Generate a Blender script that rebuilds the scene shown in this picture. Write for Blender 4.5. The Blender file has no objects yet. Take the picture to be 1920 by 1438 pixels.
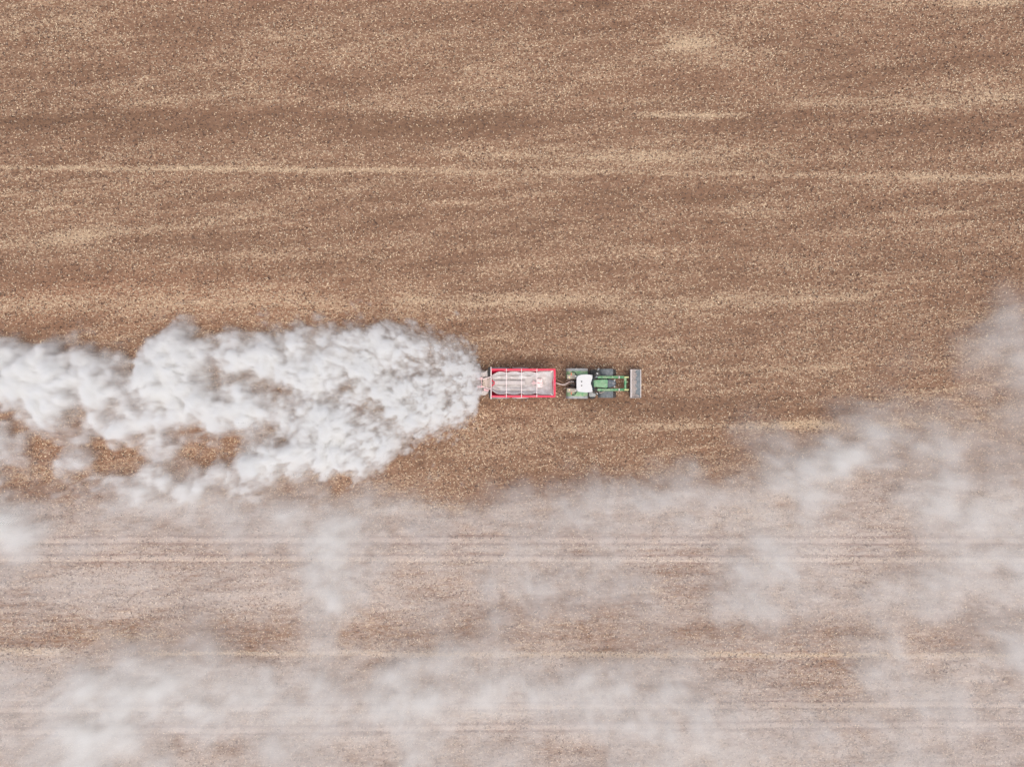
import bpy, bmesh, math, random
import numpy as np
from mathutils import Vector, Matrix

sc = bpy.context.scene
COL = sc.collection
R = math.radians
# ------------------------------------------------------------------ camera, world, sun, exposure
H = 57.6                                   # drone height; 24 mm lens on a 36 mm sensor sees 86.4 m of field
S = 0.045                                  # metres of ground for one pixel of the 1920 px photograph
cam_d = bpy.data.cameras.new("camera"); cam = bpy.data.objects.new("camera", cam_d); COL.objects.link(cam)
cam.location = (0, 0, H); cam.rotation_euler = (0, 0, 0)
cam_d.lens = 24; cam_d.sensor_width = 36; cam_d.clip_end = 6000
sc.camera = cam
world = bpy.data.worlds.new("World"); sc.world = world; world.use_nodes = True
SUN_EL, SUN_AZ = R(74), R(160)             # azimuth clockwise from +Y
wn = world.node_tree
sky = wn.nodes.new("ShaderNodeTexSky"); sky.sky_type = 'NISHITA'; sky.sun_disc = False
sky.sun_elevation = SUN_EL; sky.sun_rotation = SUN_AZ
sky.air_density = 1.0; sky.dust_density = 6.0; sky.ozone_density = 1.0
bgn = wn.nodes["Background"]; wn.links.new(sky.outputs[0], bgn.inputs[0]); bgn.inputs[1].default_value = 0.125
sun_d = bpy.data.lights.new("sun", 'SUN'); sun_d.energy = 1.25; sun_d.angle = R(45); sun_d.color = (1, .965, .91)
sun = bpy.data.objects.new("sun", sun_d); COL.objects.link(sun); sun.location = (0, 0, 80)
sd = Vector((math.sin(SUN_AZ) * math.cos(SUN_EL), math.cos(SUN_AZ) * math.cos(SUN_EL), math.sin(SUN_EL)))
sun.rotation_euler = sd.to_track_quat('Z', 'Y').to_euler()
sc.view_settings.view_transform = 'Standard'; sc.view_settings.look = 'None'
sc.view_settings.exposure = 0.18; sc.view_settings.gamma = 1
cy = sc.cycles
cy.use_denoising = True; cy.denoiser = 'OPENIMAGEDENOISE'; cy.denoising_input_passes = 'RGB_ALBEDO_NORMAL'
cy.max_bounces = 12; cy.diffuse_bounces = 3; cy.glossy_bounces = 2; cy.transmission_bounces = 4
cy.volume_bounces = 12; cy.volume_step_rate = 1.0; cy.volume_max_steps = 256

# ------------------------------------------------------------------ helpers
def P(px, py, z=0.0):
    """ground plan point under pixel (px, py) of the plan, for something z metres up"""
    k = S * (1 - z / H)
    return Vector(((px - 960) * k, -(py - 719) * k, z))

def tag(o, label=None, cat=None, group=None, kind=None):
    if label: o['label'] = label
    if cat: o['category'] = cat
    if group: o['group'] = group
    if kind: o['kind'] = kind
    return o

def empty(name, loc, label, cat, group=None):
    o = bpy.data.objects.new(name, None); COL.objects.link(o); o.location = loc
    o.empty_display_size = .3
    bpy.context.view_layer.update()
    return tag(o, label, cat, group)

def mat(name, color, rough=.6, metal=0.0, dust=0.0, dust_col=(.42, .38, .35), scale=6.0, spec=.4, coat=0.0):
    m = bpy.data.materials.new(name); m.use_nodes = True
    nt = m.node_tree; b = nt.nodes["Principled BSDF"]
    b.inputs["Roughness"].default_value = rough; b.inputs["Metallic"].default_value = metal
    b.inputs["Specular IOR Level"].default_value = spec
    if coat: b.inputs["Coat Weight"].default_value = coat
    tc = nt.nodes.new("ShaderNodeTexCoord")
    n = nt.nodes.new("ShaderNodeTexNoise"); n.inputs["Scale"].default_value = scale; n.inputs["Detail"].default_value = 6
    nt.links.new(tc.outputs["Object"], n.inputs["Vector"])
    rp = nt.nodes.new("ShaderNodeValToRGB")
    c = .62 - .34 * dust
    rp.color_ramp.elements[0].position = max(0, c - .10); rp.color_ramp.elements[1].position = min(1, c + .12)
    rp.color_ramp.elements[0].color = (0, 0, 0, 1)
    q = min(1, .25 + dust); rp.color_ramp.elements[1].color = (q, q, q, 1)
    nt.links.new(n.outputs[0], rp.inputs[0])
    mx = nt.nodes.new("ShaderNodeMix"); mx.data_type = 'RGBA'
    mx.inputs[6].default_value = (*color, 1); mx.inputs[7].default_value = (*dust_col, 1)
    nt.links.new(rp.outputs[0], mx.inputs[0]); nt.links.new(mx.outputs[2], b.inputs["Base Color"])
    mr = nt.nodes.new("ShaderNodeMath"); mr.operation = 'MULTIPLY_ADD'
    mr.inputs[1].default_value = .4; mr.inputs[2].default_value = rough
    nt.links.new(rp.outputs[0], mr.inputs[0]); nt.links.new(mr.outputs[0], b.inputs["Roughness"])
    return m

class MB:
    """collects shapes, built as one mesh"""
    def __init__(self): self.bm = bmesh.new()
    def _xf(self, vs, M):
        bmesh.ops.transform(self.bm, matrix=M, verts=vs)
    def box(self, x0, x1, y0, y1, z0, z1, bev=.02, rot=None):
        r = bmesh.ops.create_cube(self.bm, size=1); vs = r['verts']
        M = Matrix.Translation(((x0+x1)/2, (y0+y1)/2, (z0+z1)/2))
        if rot is not None: M = M @ rot
        self._xf(vs, M @ Matrix.Diagonal((abs(x1-x0), abs(y1-y0), abs(z1-z0), 1)))
        if bev:
            es = list({e for v in vs for e in v.link_edges})
            bmesh.ops.bevel(self.bm, geom=es, offset=min(bev, .45*min(abs(x1-x0), abs(y1-y0), abs(z1-z0))), segments=2, affect='EDGES')
        return self
    def prism(self, pts, z0, z1, bev=.02, zf=None):
        """polygon pts (x,y) pulled up from z0 to z1"""
        bm = self.bm
        lo = [bm.verts.new((x, y, z0)) for x, y in pts]
        hi = [bm.verts.new((x, y, z1 if zf is None else zf(x, y))) for x, y in pts]
        n = len(pts)
        fs = [bm.faces.new(lo[::-1]), bm.faces.new(hi)]
        for i in range(n): fs.append(bm.faces.new((lo[i], lo[(i+1) % n], hi[(i+1) % n], hi[i])))
        if bev:
            es = list({e for v in hi for e in v.link_edges})
            bmesh.ops.bevel(bm, geom=es, offset=bev, segments=2, affect='EDGES')
        bmesh.ops.recalc_face_normals(bm, faces=bm.faces)
        return self
    def sideprism(self, pts, y0, y1, bev=.015):
        """polygon pts (x,z) pulled from y0 to y1"""
        bm = self.bm
        a = [bm.verts.new((x, y0, z)) for x, z in pts]; b = [bm.verts.new((x, y1, z)) for x, z in pts]
        n = len(pts)
        fs = [bm.faces.new(a), bm.faces.new(b[::-1])]
        for i in range(n): fs.append(bm.faces.new((a[(i+1) % n], a[i], b[i], b[(i+1) % n])))
        if bev:
            es = list({e for v in a+b for e in v.link_edges})
            bmesh.ops.bevel(bm, geom=es, offset=bev, segments=2, affect='EDGES')
        bmesh.ops.recalc_face_normals(bm, faces=bm.faces)
        return self
    def cyl(self, p, q, r, r2=None, seg=20):
        p, q = Vector(p), Vector(q); d = q - p
        ret = bmesh.ops.create_cone(self.bm, cap_ends=True, segments=seg, radius1=r, radius2=r if r2 is None else r2, depth=d.length)
        self._xf(ret['verts'], Matrix.Translation((p+q)/2) @ d.to_track_quat('Z', 'Y').to_matrix().to_4x4())
        return self
    def tube(self, pts, r, seg=10):
        pts = [Vector(p) for p in pts]; rings = []
        for i, p in enumerate(pts):
            t = (pts[min(i+1, len(pts)-1)] - pts[max(i-1, 0)]).normalized()
            q = t.to_track_quat('Z', 'Y')
            rings.append([self.bm.verts.new(p + q @ Vector((r*math.cos(2*math.pi*k/seg), r*math.sin(2*math.pi*k/seg), 0))) for k in range(seg)])
        for a, b in zip(rings, rings[1:]):
            for k in range(seg): self.bm.faces.new((a[k], a[(k+1) % seg], b[(k+1) % seg], b[k]))
        self.bm.faces.new(rings[0][::-1]); self.bm.faces.new(rings[-1])
        return self
    def sphere(self, c, rad, seg=16):
        r = bmesh.ops.create_uvsphere(self.bm, u_segments=seg, v_segments=seg//2, radius=1)
        rad = rad if hasattr(rad, '__len__') else (rad,)*3
        self._xf(r['verts'], Matrix.Translation(c) @ Matrix.Diagonal((*rad, 1)))
        return self
    def lathe_y(self, prof, c, seg=40):
        """profile of (radius, y) turned round an axle along Y at c"""
        rings = []
        for r, y in prof:
            rings.append([self.bm.verts.new((c[0]+r*math.cos(2*math.pi*k/seg), c[1]+y, c[2]+r*math.sin(2*math.pi*k/seg))) for k in range(seg)])
        for a, b in zip(rings, rings[1:]):
            for k in range(seg): self.bm.faces.new((a[k], a[(k+1) % seg], b[(k+1) % seg], b[k]))
        return self
    def build(self, name, m, parent=None, smooth=False, label=None):
        bmesh.ops.recalc_face_normals(self.bm, faces=self.bm.faces)
        me = bpy.data.meshes.new(name); self.bm.to_mesh(me); self.bm.free()
        me.materials.append(m)
        if smooth:
            me.polygons.foreach_set("use_smooth", [True]*len(me.polygons))
            try: me.set_sharp_from_angle(angle=R(35))
            except Exception: pass
        o = bpy.data.objects.new(name, me); COL.objects.link(o)
        if parent is not None:
            o.parent = parent
            bpy.context.view_layer.update()
            o.matrix_parent_inverse = parent.matrix_world.inverted()
        if label: o['label'] = label
        return o

# numpy noise -------------------------------------------------------
_tabs = {}
def _tab(seed, n=64):
    if seed not in _tabs:
        rs = np.random.RandomState(seed)
        g = rs.normal(size=(3, n, n, n)).astype(np.float32); g /= np.sqrt((g**2).sum(0))
        _tabs[seed] = g.reshape(3, -1)
    return _tabs[seed]
def perlin(x, y, z, seed=1):
    g = _tab(seed); n = 64
    x, y, z = [np.asarray(a, np.float32) for a in (x, y, z)]
    xi, yi, zi = [np.floor(a).astype(np.int32) for a in (x, y, z)]
    xf, yf, zf = x-xi, y-yi, z-zi
    u, v, w = [a*a*a*(a*(a*6-15)+10) for a in (xf, yf, zf)]
    out = 0
    for dx in (0, 1):
        wx = u if dx else 1-u
        for dy in (0, 1):
            wy = v if dy else 1-v
            for dz in (0, 1):
                wz = w if dz else 1-w
                idx = (((xi+dx) & 63)*n + ((yi+dy) & 63))*n + ((zi+dz) & 63)
                out = out + wx*wy*wz*(g[0][idx]*(xf-dx) + g[1][idx]*(yf-dy) + g[2][idx]*(zf-dz))
    return out*1.6
def fbm(x, y, z, oct=4, seed=1, gain=.5, lac=2.03, bil=False):
    a, s, t = 1.0, 0, 0
    for o in range(oct):
        p = perlin(x + 17.3*o, y + 9.1*o, z + 5.7*o, seed)
        s = s + a*(np.abs(p) if bil else p); t += a
        a *= gain; x, y, z = x*lac, y*lac, z*lac
    return s/t
def bspline(G, u, v):
    """smooth lookup of coarse table G[row, col] at col u, row v"""
    def w(t): return ((1-t)**3/6, (3*t**3-6*t**2+4)/6, (-3*t**3+3*t**2+3*t+1)/6, t**3/6)
    ui, vi = np.floor(u).astype(int), np.floor(v).astype(int)
    wu, wv = w(u-ui), w(v-vi); out = 0
    for a in range(4):
        for b in range(4):
            out = out + wv[a]*wu[b]*G[np.clip(vi-1+a, 0, G.shape[0]-1), np.clip(ui-1+b, 0, G.shape[1]-1)]
    return out
def sstep(a, b, x):
    t = np.clip((x-a)/(b-a), 0, 1); return t*t*(3-2*t)

# ------------------------------------------------------------------ the field: one sheet reaching the horizon
def axis(a, b, step, far):
    core = np.arange(a, b+step*.5, step)
    out = []; d = step*2; x = b
    while x < far: x += d; out.append(x); d *= 1.6
    hi = np.array(out)
    out = []; d = step*2; x = a
    while x > -far: x -= d; out.append(x); d *= 1.6
    return np.concatenate([np.array(out)[::-1], core, hi])
gx = axis(-54, 54, .30, 2500); gy = axis(-42, 42, .10, 2500)
GX, GY = np.meshgrid(gx, gy)
PX = GX/S+960; PY = 719-GY/S

# (x0, x1, y at x0, y at x1, half thickness, strength) in plan pixels
BRIGHT = [(-400,760,311,320,4,.75),(700,1660,318,331,4,.42),(1680,2400,333,336,6,.6),(820,1480,287,298,13,.40),
 (1250,1330,86,84,11,.8),(1200,1400,214,216,5,.9),(240,560,432,395,9,.30),(90,230,445,428,14,.5),(-200,200,462,452,10,.35),
 (0,180,52,42,22,.35),(-200,640,575,565,14,.30),(740,1160,566,560,11,.45),(1130,1340,572,572,14,.40),(1330,1640,562,556,12,.35),
 (200,500,208,160,9,.30),(1460,2200,192,186,12,.35),(640,1020,206,208,10,.35),(1240,1400,70,95,16,.25),(1780,1900,6,2,10,.8),
 (1190,1600,689,690,5,.30),(1200,1580,797,800,6,.50),(1470,1560,797,797,8,.5),(1640,1720,795,795,4,.6),(-50,110,1219,1221,5,1.3),
 (265,1900,1224,1229,3.5,1.3),(1340,1440,1224,1226,4,.5),(1195,1240,1106,1108,5,.8),(-300,700,1049,1053,3,.8),(700,2300,1053,1050,4,.7),
 (640,880,960,952,7,.45),(1180,1290,962,958,7,.35),(860,1060,960,955,5,.25),(1370,1460,960,955,16,.4),(1840,1930,945,955,16,.3),
 (150,330,1196,1190,8,.4),(-200,2300,1337,1320,5,.30),(0,150,1330,1333,5,.5),(830,1000,1337,1338,6,.5),(1500,2300,1318,1316,5,.3),
 (560,760,630,640,20,.15),(820,1000,625,640,14,.2),(1000,1180,780,785,20,.2),(840,1040,805,830,22,.2),(-100,120,380,372,12,.2)]
DARK = [(-300,980,238,232,24,.55),(1280,2300,238,232,26,.35),(960,1260,238,215,12,.35),(-200,900,522,500,18,.30),(1080,1600,772,768,15,.6),
 (1300,1960,525,480,14,.30),(960,1250,80,34,4,.55),(1500,1880,155,104,4,.6),(1280,1520,378,360,5,.4),(540,650,206,180,4,.4),(-20,300,232,214,4,.5),
 (1360,1640,298,296,3,.35),(640,860,430,395,6,.25),(380,520,375,352,5,.35),(840,1000,372,350,5,.4),(1440,1620,120,108,12,.30),(1730,2100,235,270,12,.35),
 (950,1350,385,360,7,.3),(1100,1160,20,0,12,.4),(600,900,240,225,14,.3),(1040,1500,745,750,6,.25),(880,1180,752,752,8,.5),(1040,1070,719,719,22,.35),
 (1450,1560,1305,1280,5,.5),(1360,1430,1265,1262,6,.3),(700,860,1245,1228,4,.4),(1090,1140,1372,1366,3,.6),(1040,1100,1003,998,3,.45),(470,560,1270,1280,14,.35)]
def streaks(L):
    out = np.zeros_like(PX)
    wob = 5*fbm(PX/160, PY/160, 0*PX+3.1, 3, 5)
    for x0, x1, y0, y1, h, a in L:
        t = (PX-x0)/(x1-x0); yc = y0+(y1-y0)*np.clip(t, -.2, 1.2)
        e = 28/(x1-x0)+.02
        out += a*np.exp(-((PY+wob-yc)/h)**2/1.6)*sstep(-e, e, t)*(1-sstep(1-e, 1+e, t))
    return out
th = R(7)
ru = (GX*math.cos(th)+GY*math.sin(th)); rv = (-GX*math.sin(th)+GY*math.cos(th))
zz = 0*GX
stk = fbm(ru/9, rv/1.3, zz+1.5, 4, 2, .6) + .75*fbm(ru/11, rv/.40, zz+4.2, 2, 17)*sstep(-.1, .4, fbm(ru/8, rv/5, zz+3.8, 2, 18))
stk2 = fbm(GX/14, GY/1.0, zz+7.5, 4, 3, .55) + .65*fbm(GX/26+.03*GY, GY/.36, zz+2.2, 2, 15)*sstep(-.25, .35, fbm(GX/9, GY/4, zz+8.8, 2, 16))
blot = fbm(GX/7, GY/3.0, zz+2.5, 4, 4, .5)
straw = .38 + .40*stk + .30*stk2 + .20*blot + .9*streaks(BRIGHT) - .45*streaks(DARK)
dark = np.clip(.14 - .42*stk - .35*fbm(ru/5, rv/.55, zz+9.5, 3, 6) + .62*streaks(DARK), 0, 1)
red = np.clip(.45*np.exp(-((PX-260)/430)**2-((PY-560)/60)**2) + .15*np.exp(-((PX-300)/500)**2-((PY-850)/120)**2) + .25*blot, 0, 1)
# lime that has settled on the passes already driven, south of the machine
edge = 925 + 22*fbm(PX/130, PY*0+.5, zz+3.3, 3, 8)-22*np.exp(-((PX-1230)/300)**2)+25*np.exp(-((PX-880)/90)**2)-40*sstep(1350, 1700, PX)
lime = sstep(-25, 45, PY-edge)*np.clip(.45 + .22*fbm(GX/5, GY/2.2, zz+6.5, 4, 14, .6) + .20*stk2 + .20*blot + .18*stk, 0, 1)
lime *= 1-.42*np.exp(-((PY-1185)/38)**2)
lime *= 1-.35*np.exp(-((PY-1290)/50)**2-((PX-1560)/200)**2)
# wheel tracks of the passes: two pressed ruts with a lime-pale bar between
rut = np.zeros_like(PX); pale = np.zeros_like(PX)
wy = 3.0*fbm(PX/260, zz+.3, zz+1.7, 4, 9, .6)
for yc, drift in ((1013, 0), (1047, 2), (1330, -10), (1371, -14)):
    yy = PY - (yc + drift*np.clip((PX-200)/1500, 0, 1)) + wy
    on = np.clip(.95+.9*fbm(PX/90, zz+yc, zz, 5, 11, .65), 0, 1.4)
    rut += 1.25*on*(np.exp(-((yy+7)/2.0)**2) + .85*np.exp(-((yy-7)/2.0)**2))
    pale += np.exp(-(yy/5.5)**4)*(.75+.4*fbm(PX/200, zz+yc, zz+4, 2, 12))
# fresh tracks of the tractor and trailer
for yc in (699, 739):
    yy = PY-yc; m_ = 1-sstep(1150, 1165, PX)
    rut += .35*m_*np.exp(-(yy/9.)**4)
ht = .05*stk+.035*stk2 - .05*np.clip(rut, 0, 1) + .05*fbm(GX/.9, GY/.7, zz+.2, 2, 13)
ht *= (np.abs(GX) < 200)*(np.abs(GY) < 200)
ny, nx = GX.shape
co = np.stack([GX, GY, ht], -1).reshape(-1, 3).astype(np.float32)
ii = np.arange((ny-1)*(nx-1)); r_, c_ = ii//(nx-1), ii % (nx-1); b_ = r_*nx+c_
quads = np.stack([b_, b_+1, b_+nx+1, b_+nx], -1).astype(np.int32)
def quad_mesh(name, co, quads):
    me = bpy.data.meshes.new(name)
    me.vertices.add(len(co)); me.vertices.foreach_set("co", co.ravel())
    me.loops.add(quads.size); me.loops.foreach_set("vertex_index", quads.ravel())
    me.polygons.add(len(quads)); me.polygons.foreach_set("loop_start", np.arange(0, quads.size, 4, dtype=np.int32))
    me.update(calc_edges=True)
    return me
me = quad_mesh("field", co, quads)
def attr(me, name, v):
    a = me.attributes.new(name, 'FLOAT', 'POINT'); a.data.foreach_set("value", np.asarray(v, np.float32).ravel())
for n_, v_ in (("straw", np.clip(straw, 0, 1.4)), ("dark", dark), ("red", red), ("lime", lime), ("rut", np.clip(rut, 0, 1)), ("pale", np.clip(pale, 0, 1))):
    attr(me, n_, v_)
me.polygons.foreach_set("use_smooth", [True]*len(me.polygons))

def node_math(nt, op, a, b=None, c=None, clamp=False):
    n = nt.nodes.new("ShaderNodeMath"); n.operation = op; n.use_clamp = clamp
    for i, v in enumerate((a, b, c)):
        if v is None: continue
        if isinstance(v, (int, float)): n.inputs[i].default_value = v
        else: nt.links.new(v, n.inputs[i])
    return n.outputs[0]
def node_mix(nt, f, a, b):
    n = nt.nodes.new("ShaderNodeMix"); n.data_type = 'RGBA'
    for i, v in ((0, f), (6, a), (7, b)):
        if isinstance(v, tuple): n.inputs[i].default_value = (*v, 1)
        elif isinstance(v, (int, float)): n.inputs[i].default_value = v
        else: nt.links.new(v, n.inputs[i])
    return n.outputs[2]
def node_attr(nt, name):
    n = nt.nodes.new("ShaderNodeAttribute"); n.attribute_name = name; return n.outputs["Fac"]

fm = bpy.data.materials.new("stubble_soil"); fm.use_nodes = True; nt = fm.node_tree
bs = nt.nodes["Principled BSDF"]; bs.inputs["Roughness"].default_value = .95; bs.inputs["Specular IOR Level"].default_value = .15
tc = nt.nodes.new("ShaderNodeTexCoord")
def noise(scale, detail=3, stretch=(1, 1, 1), rot=0.0, rough=.6):
    mp = nt.nodes.new("ShaderNodeMapping"); mp.inputs["Scale"].default_value = stretch; mp.inputs["Rotation"].default_value[2] = rot
    nt.links.new(tc.outputs["Object"], mp.inputs["Vector"])
    n = nt.nodes.new("ShaderNodeTexNoise"); n.inputs["Scale"].default_value = scale; n.inputs["Detail"].default_value = detail
    n.inputs["Roughness"].default_value = rough
    nt.links.new(mp.outputs[0], n.inputs["Vector"]); return n.outputs[0]
n_f = noise(5.5, 4, (.7, 1, 1), R(-7), .75)          # straw flecks, a hand or two long
n_m = noise(1.6, 4, (.5, 1, 1), R(-7), .7)
n_c = noise(7.0, 3, (.45, 1, 1), R(-5), .7)          # crumbs and cracks: bump and painted micro-shadows
a_s, a_d, a_r, a_l, a_u, a_p = [node_attr(nt, k) for k in ("straw", "dark", "red", "lime", "rut", "pale")]
soil = node_mix(nt, n_m, (.186, .102, .062), (.330, .200, .132))
soil = node_mix(nt, a_r, soil, (.365, .185, .110))
soil = node_mix(nt, node_math(nt, 'MULTIPLY', a_d, .60), soil, (.156, .094, .058))
sth = node_math(nt, 'MULTIPLY_ADD', a_s, .24, n_f)                # fleck noise + straw abundance
sth = node_math(nt, 'MULTIPLY_ADD', n_m, .22, sth)
smask = node_math(nt, 'MULTIPLY', node_math(nt, 'SUBTRACT', sth, .70), 5.0, clamp=True)
col = node_mix(nt, smask, soil, (0.522, 0.384, 0.258))
crk = node_math(nt, 'MULTIPLY', node_math(nt, 'SUBTRACT', .42, n_c), 7.0, clamp=True)
col = node_mix(nt, node_math(nt, 'MULTIPLY', crk, .9), col, (0.072, 0.045, 0.036))  # low spots darkened: micro-shadow between crumbs put into the colour
n_l = noise(3.2, 5, (.35, 1, 1), R(-3), .75)
lm = node_math(nt, 'MULTIPLY', node_math(nt, 'ADD', node_math(nt, 'MULTIPLY_ADD', a_l, .95, n_l), -.62), 2.1, clamp=True)
lm = node_math(nt, 'MULTIPLY', lm, node_math(nt, 'MULTIPLY_ADD', crk, -.45, .68))
col = node_mix(nt, lm, col, (.575, .515, .475))
col = node_mix(nt, node_math(nt, 'MULTIPLY', a_p, .70), col, (.57, .475, .415))
col = node_mix(nt, node_math(nt, 'MULTIPLY', a_u, .55), col, (0.246, 0.167, 0.145))
nt.links.new(col, bs.inputs["Base Color"])
bp = nt.nodes.new("ShaderNodeBump"); bp.inputs["Strength"].default_value = .9; bp.inputs["Distance"].default_value = .08
nt.links.new(node_math(nt, 'ADD', n_c, node_math(nt, 'MULTIPLY', n_f, .8)), bp.inputs["Height"])
nt.links.new(bp.outputs[0], bs.inputs["Normal"])
me.materials.append(fm)
fo = bpy.data.objects.new("field", me); COL.objects.link(fo)
tag(fo, "brown tilled stubble field with faint straw streaks and lime-pale wheel tracks", "field", kind='structure')

# chopped straw lying on the field, too many to count
rs = np.random.RandomState(7)
def bilin(A, x, y):
    """value of field table A at ground points"""
    j = np.clip(np.searchsorted(gx, x)-1, 0, nx-2); i = np.clip(np.searchsorted(gy, y)-1, 0, ny-2)
    return A[i, j]
def scatter(name, n, xr, yr, keep, size, m, lift=(.02, .07), tilt=.35, dirn=None, shade=(.6, 1.15)):
    x = rs.uniform(*xr, n); y = rs.uniform(*yr, n)
    k = keep(x, y); x, y = x[k], y[k]; n = len(x)
    z = bilin(ht, x, y)+rs.uniform(*lift, n)
    ln = rs.uniform(size[0], size[1], n); wd = rs.uniform(size[2], size[3], n)
    an = rs.normal(R(7), .9, n) if dirn is None else rs.uniform(0, math.pi, n)
    tl = rs.normal(0, tilt, n); rl = rs.normal(0, tilt, n)
    ax = np.stack([np.cos(an)*np.cos(tl), np.sin(an)*np.cos(tl), np.sin(tl)], -1)
    bx = np.stack([-np.sin(an)*np.cos(rl), np.cos(an)*np.cos(rl), np.sin(rl)], -1)
    c = np.stack([x, y, z+np.abs(np.sin(tl))*ln/2+np.abs(np.sin(rl))*wd/2], -1)
    A, B = ax*ln[:, None]/2, bx*wd[:, None]/2
    v = np.stack([c-A-B, c+A-B*.6, c+A*.9+B, c-A+B*.7], 1).reshape(-1, 3).astype(np.float32)
    me = quad_mesh(name, v, np.arange(4*n, dtype=np.int32).reshape(-1, 4))
    attr(me, "tone", np.repeat(rs.uniform(*shade, n), 4))
    attr(me, "limed", np.repeat(np.clip(bilin(lime, x, y)+rs.normal(0, .12, n), 0, 1), 4))
    me.materials.append(m)
    o = bpy.data.objects.new(name, me); COL.objects.link(o); return o
def tone_mat(name, c, limec):
    m = bpy.data.materials.new(name); m.use_nodes = True; t = m.node_tree; b = t.nodes["Principled BSDF"]
    b.inputs["Roughness"].default_value = .8; b.inputs["Specular IOR Level"].default_value = .2
    v = t.nodes.new("ShaderNodeHueSaturation"); v.inputs["Color"].default_value = (*c, 1)
    t.links.new(node_attr(t, "tone"), v.inputs["Value"])
    t.links.new(node_mix(t, node_math(t, 'MULTIPLY', node_attr(t, "limed"), 1.1, clamp=True), v.outputs[0], limec), b.inputs["Base Color"])
    return m
m_straw = tone_mat("straw", (0.812, 0.638, 0.435), (0.725, 0.667, 0.623))
m_clod = tone_mat("clod", (.102, .064, .049), (.36, .30, .27))  # clod colour kept dark so the specks also act as micro-shadows
def keep_straw(x, y):
    s = bilin(straw, x, y); return rs.uniform(0, 1, len(x)) < np.clip(.10+.62*s, .05, 1)
def keep_clod(x, y):
    return rs.uniform(0, 1, len(x)) < np.clip(.45+.6*bilin(dark, x, y), 0, 1)
so = scatter("straw_litter", 400000, (-50, 50), (-38, 38), keep_straw, (.06, .17, .025, .06), m_straw)
tag(so, "pale chopped straw littered over the brown field", "straw", kind='stuff')
so = scatter("soil_clods", 210000, (-50, 50), (-38, 38), keep_clod, (.06, .17, .04, .09), m_clod, lift=(.01, .03), tilt=.5, shade=(.6, 1.5))
tag(so, "small clods of tilled soil over the field, coloured dark as micro-shadows", "soil", kind='stuff')

# ------------------------------------------------------------------ materials of the machines
RED = mat("red_paint", (.70, .008, .062), .42, dust=.06, dust_col=(0.715, 0.429, 0.429), scale=2.2)
REDD = mat("dusty_red_paint", (0.715, 0.052, 0.091), .6, dust=.75, dust_col=(0.806, 0.598, 0.585), scale=7)
BAR = mat("dusty_bar", (0.780, 0.455, 0.455), .6, dust=.9, dust_col=(0.900, 0.780, 0.754), scale=8)
STEEL = mat("worn_steel", (0.442, 0.429, 0.429), .5, .3, dust=.7, dust_col=(0.650, 0.598, 0.572), scale=5)
SLATE = mat("slate_steel", (0.111, 0.137, 0.156), .5, .3, dust=.25, dust_col=(0.325, 0.338, 0.351), scale=4)
LIMEM = mat("powdered_lime", (.72, .705, .70), .95, dust=.5, dust_col=(.52, .475, .455), scale=2.6, spec=.1)
BELT = mat("dusty_belt", (0.338, 0.312, 0.247), .9, dust=.5, dust_col=(0.546, 0.455, 0.390), scale=5)
GREEN = mat("green_paint", (.088, .29, .125), .40, dust=.24, dust_col=(0.364, 0.468, 0.312), scale=3, coat=.3)
GREEND = mat("dusty_green_paint", (0.156, 0.390, 0.169), .5, dust=.5, dust_col=(0.429, 0.468, 0.312), scale=3)
WHITE = mat("white_roof", (.60, .60, .60), .35, dust=.02, dust_col=(0.780, 0.754, 0.715), scale=3)
TYRE = mat("tyre_rubber", (0.029, 0.031, 0.034), .85, dust=.35, dust_col=(0.156, 0.130, 0.111), scale=9)
TYRED = mat("dusty_tyre_rubber", (0.065, 0.065, 0.065), .9, dust=.85, dust_col=(0.390, 0.351, 0.325), scale=6)
GREY = mat("grey_plastic", (0.111, 0.130, 0.143), .6, dust=.35, dust_col=(0.260, 0.273, 0.273), scale=4)
GREYD = mat("dusty_grey_plastic", (0.260, 0.286, 0.299), .7, dust=.6, dust_col=(0.429, 0.429, 0.416), scale=4)
BLACK = mat("black_parts", (0.019, 0.021, 0.023), .5, dust=.15, dust_col=(0.156, 0.130, 0.117), scale=9)
LAMP_R = mat("red_lamp_glass", (0.715, 0.104, 0.039), .3)
LAMP_Y = mat("amber_lamp_glass", (0.900, 0.806, 0.390), .3)
GLASS = mat("cab_glass", (0.130, 0.195, 0.234), .08, dust=.1, spec=.8)
HOSE = mat("dusty_hose", (0.286, 0.221, 0.195), .8, dust=.7, dust_col=(0.546, 0.429, 0.364), scale=10)
HITCH = mat("rusty_steel", (0.208, 0.117, 0.078), .8, dust=.6, dust_col=(0.338, 0.221, 0.156), scale=8)

nt2 = LIMEM.node_tree; b2 = nt2.nodes["Principled BSDF"]
nt2.links.new(node_mix(nt2, node_attr(nt2, "earth"), b2.inputs["Base Color"].links[0].from_socket, (.50, .465, .45)), b2.inputs["Base Color"])

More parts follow.
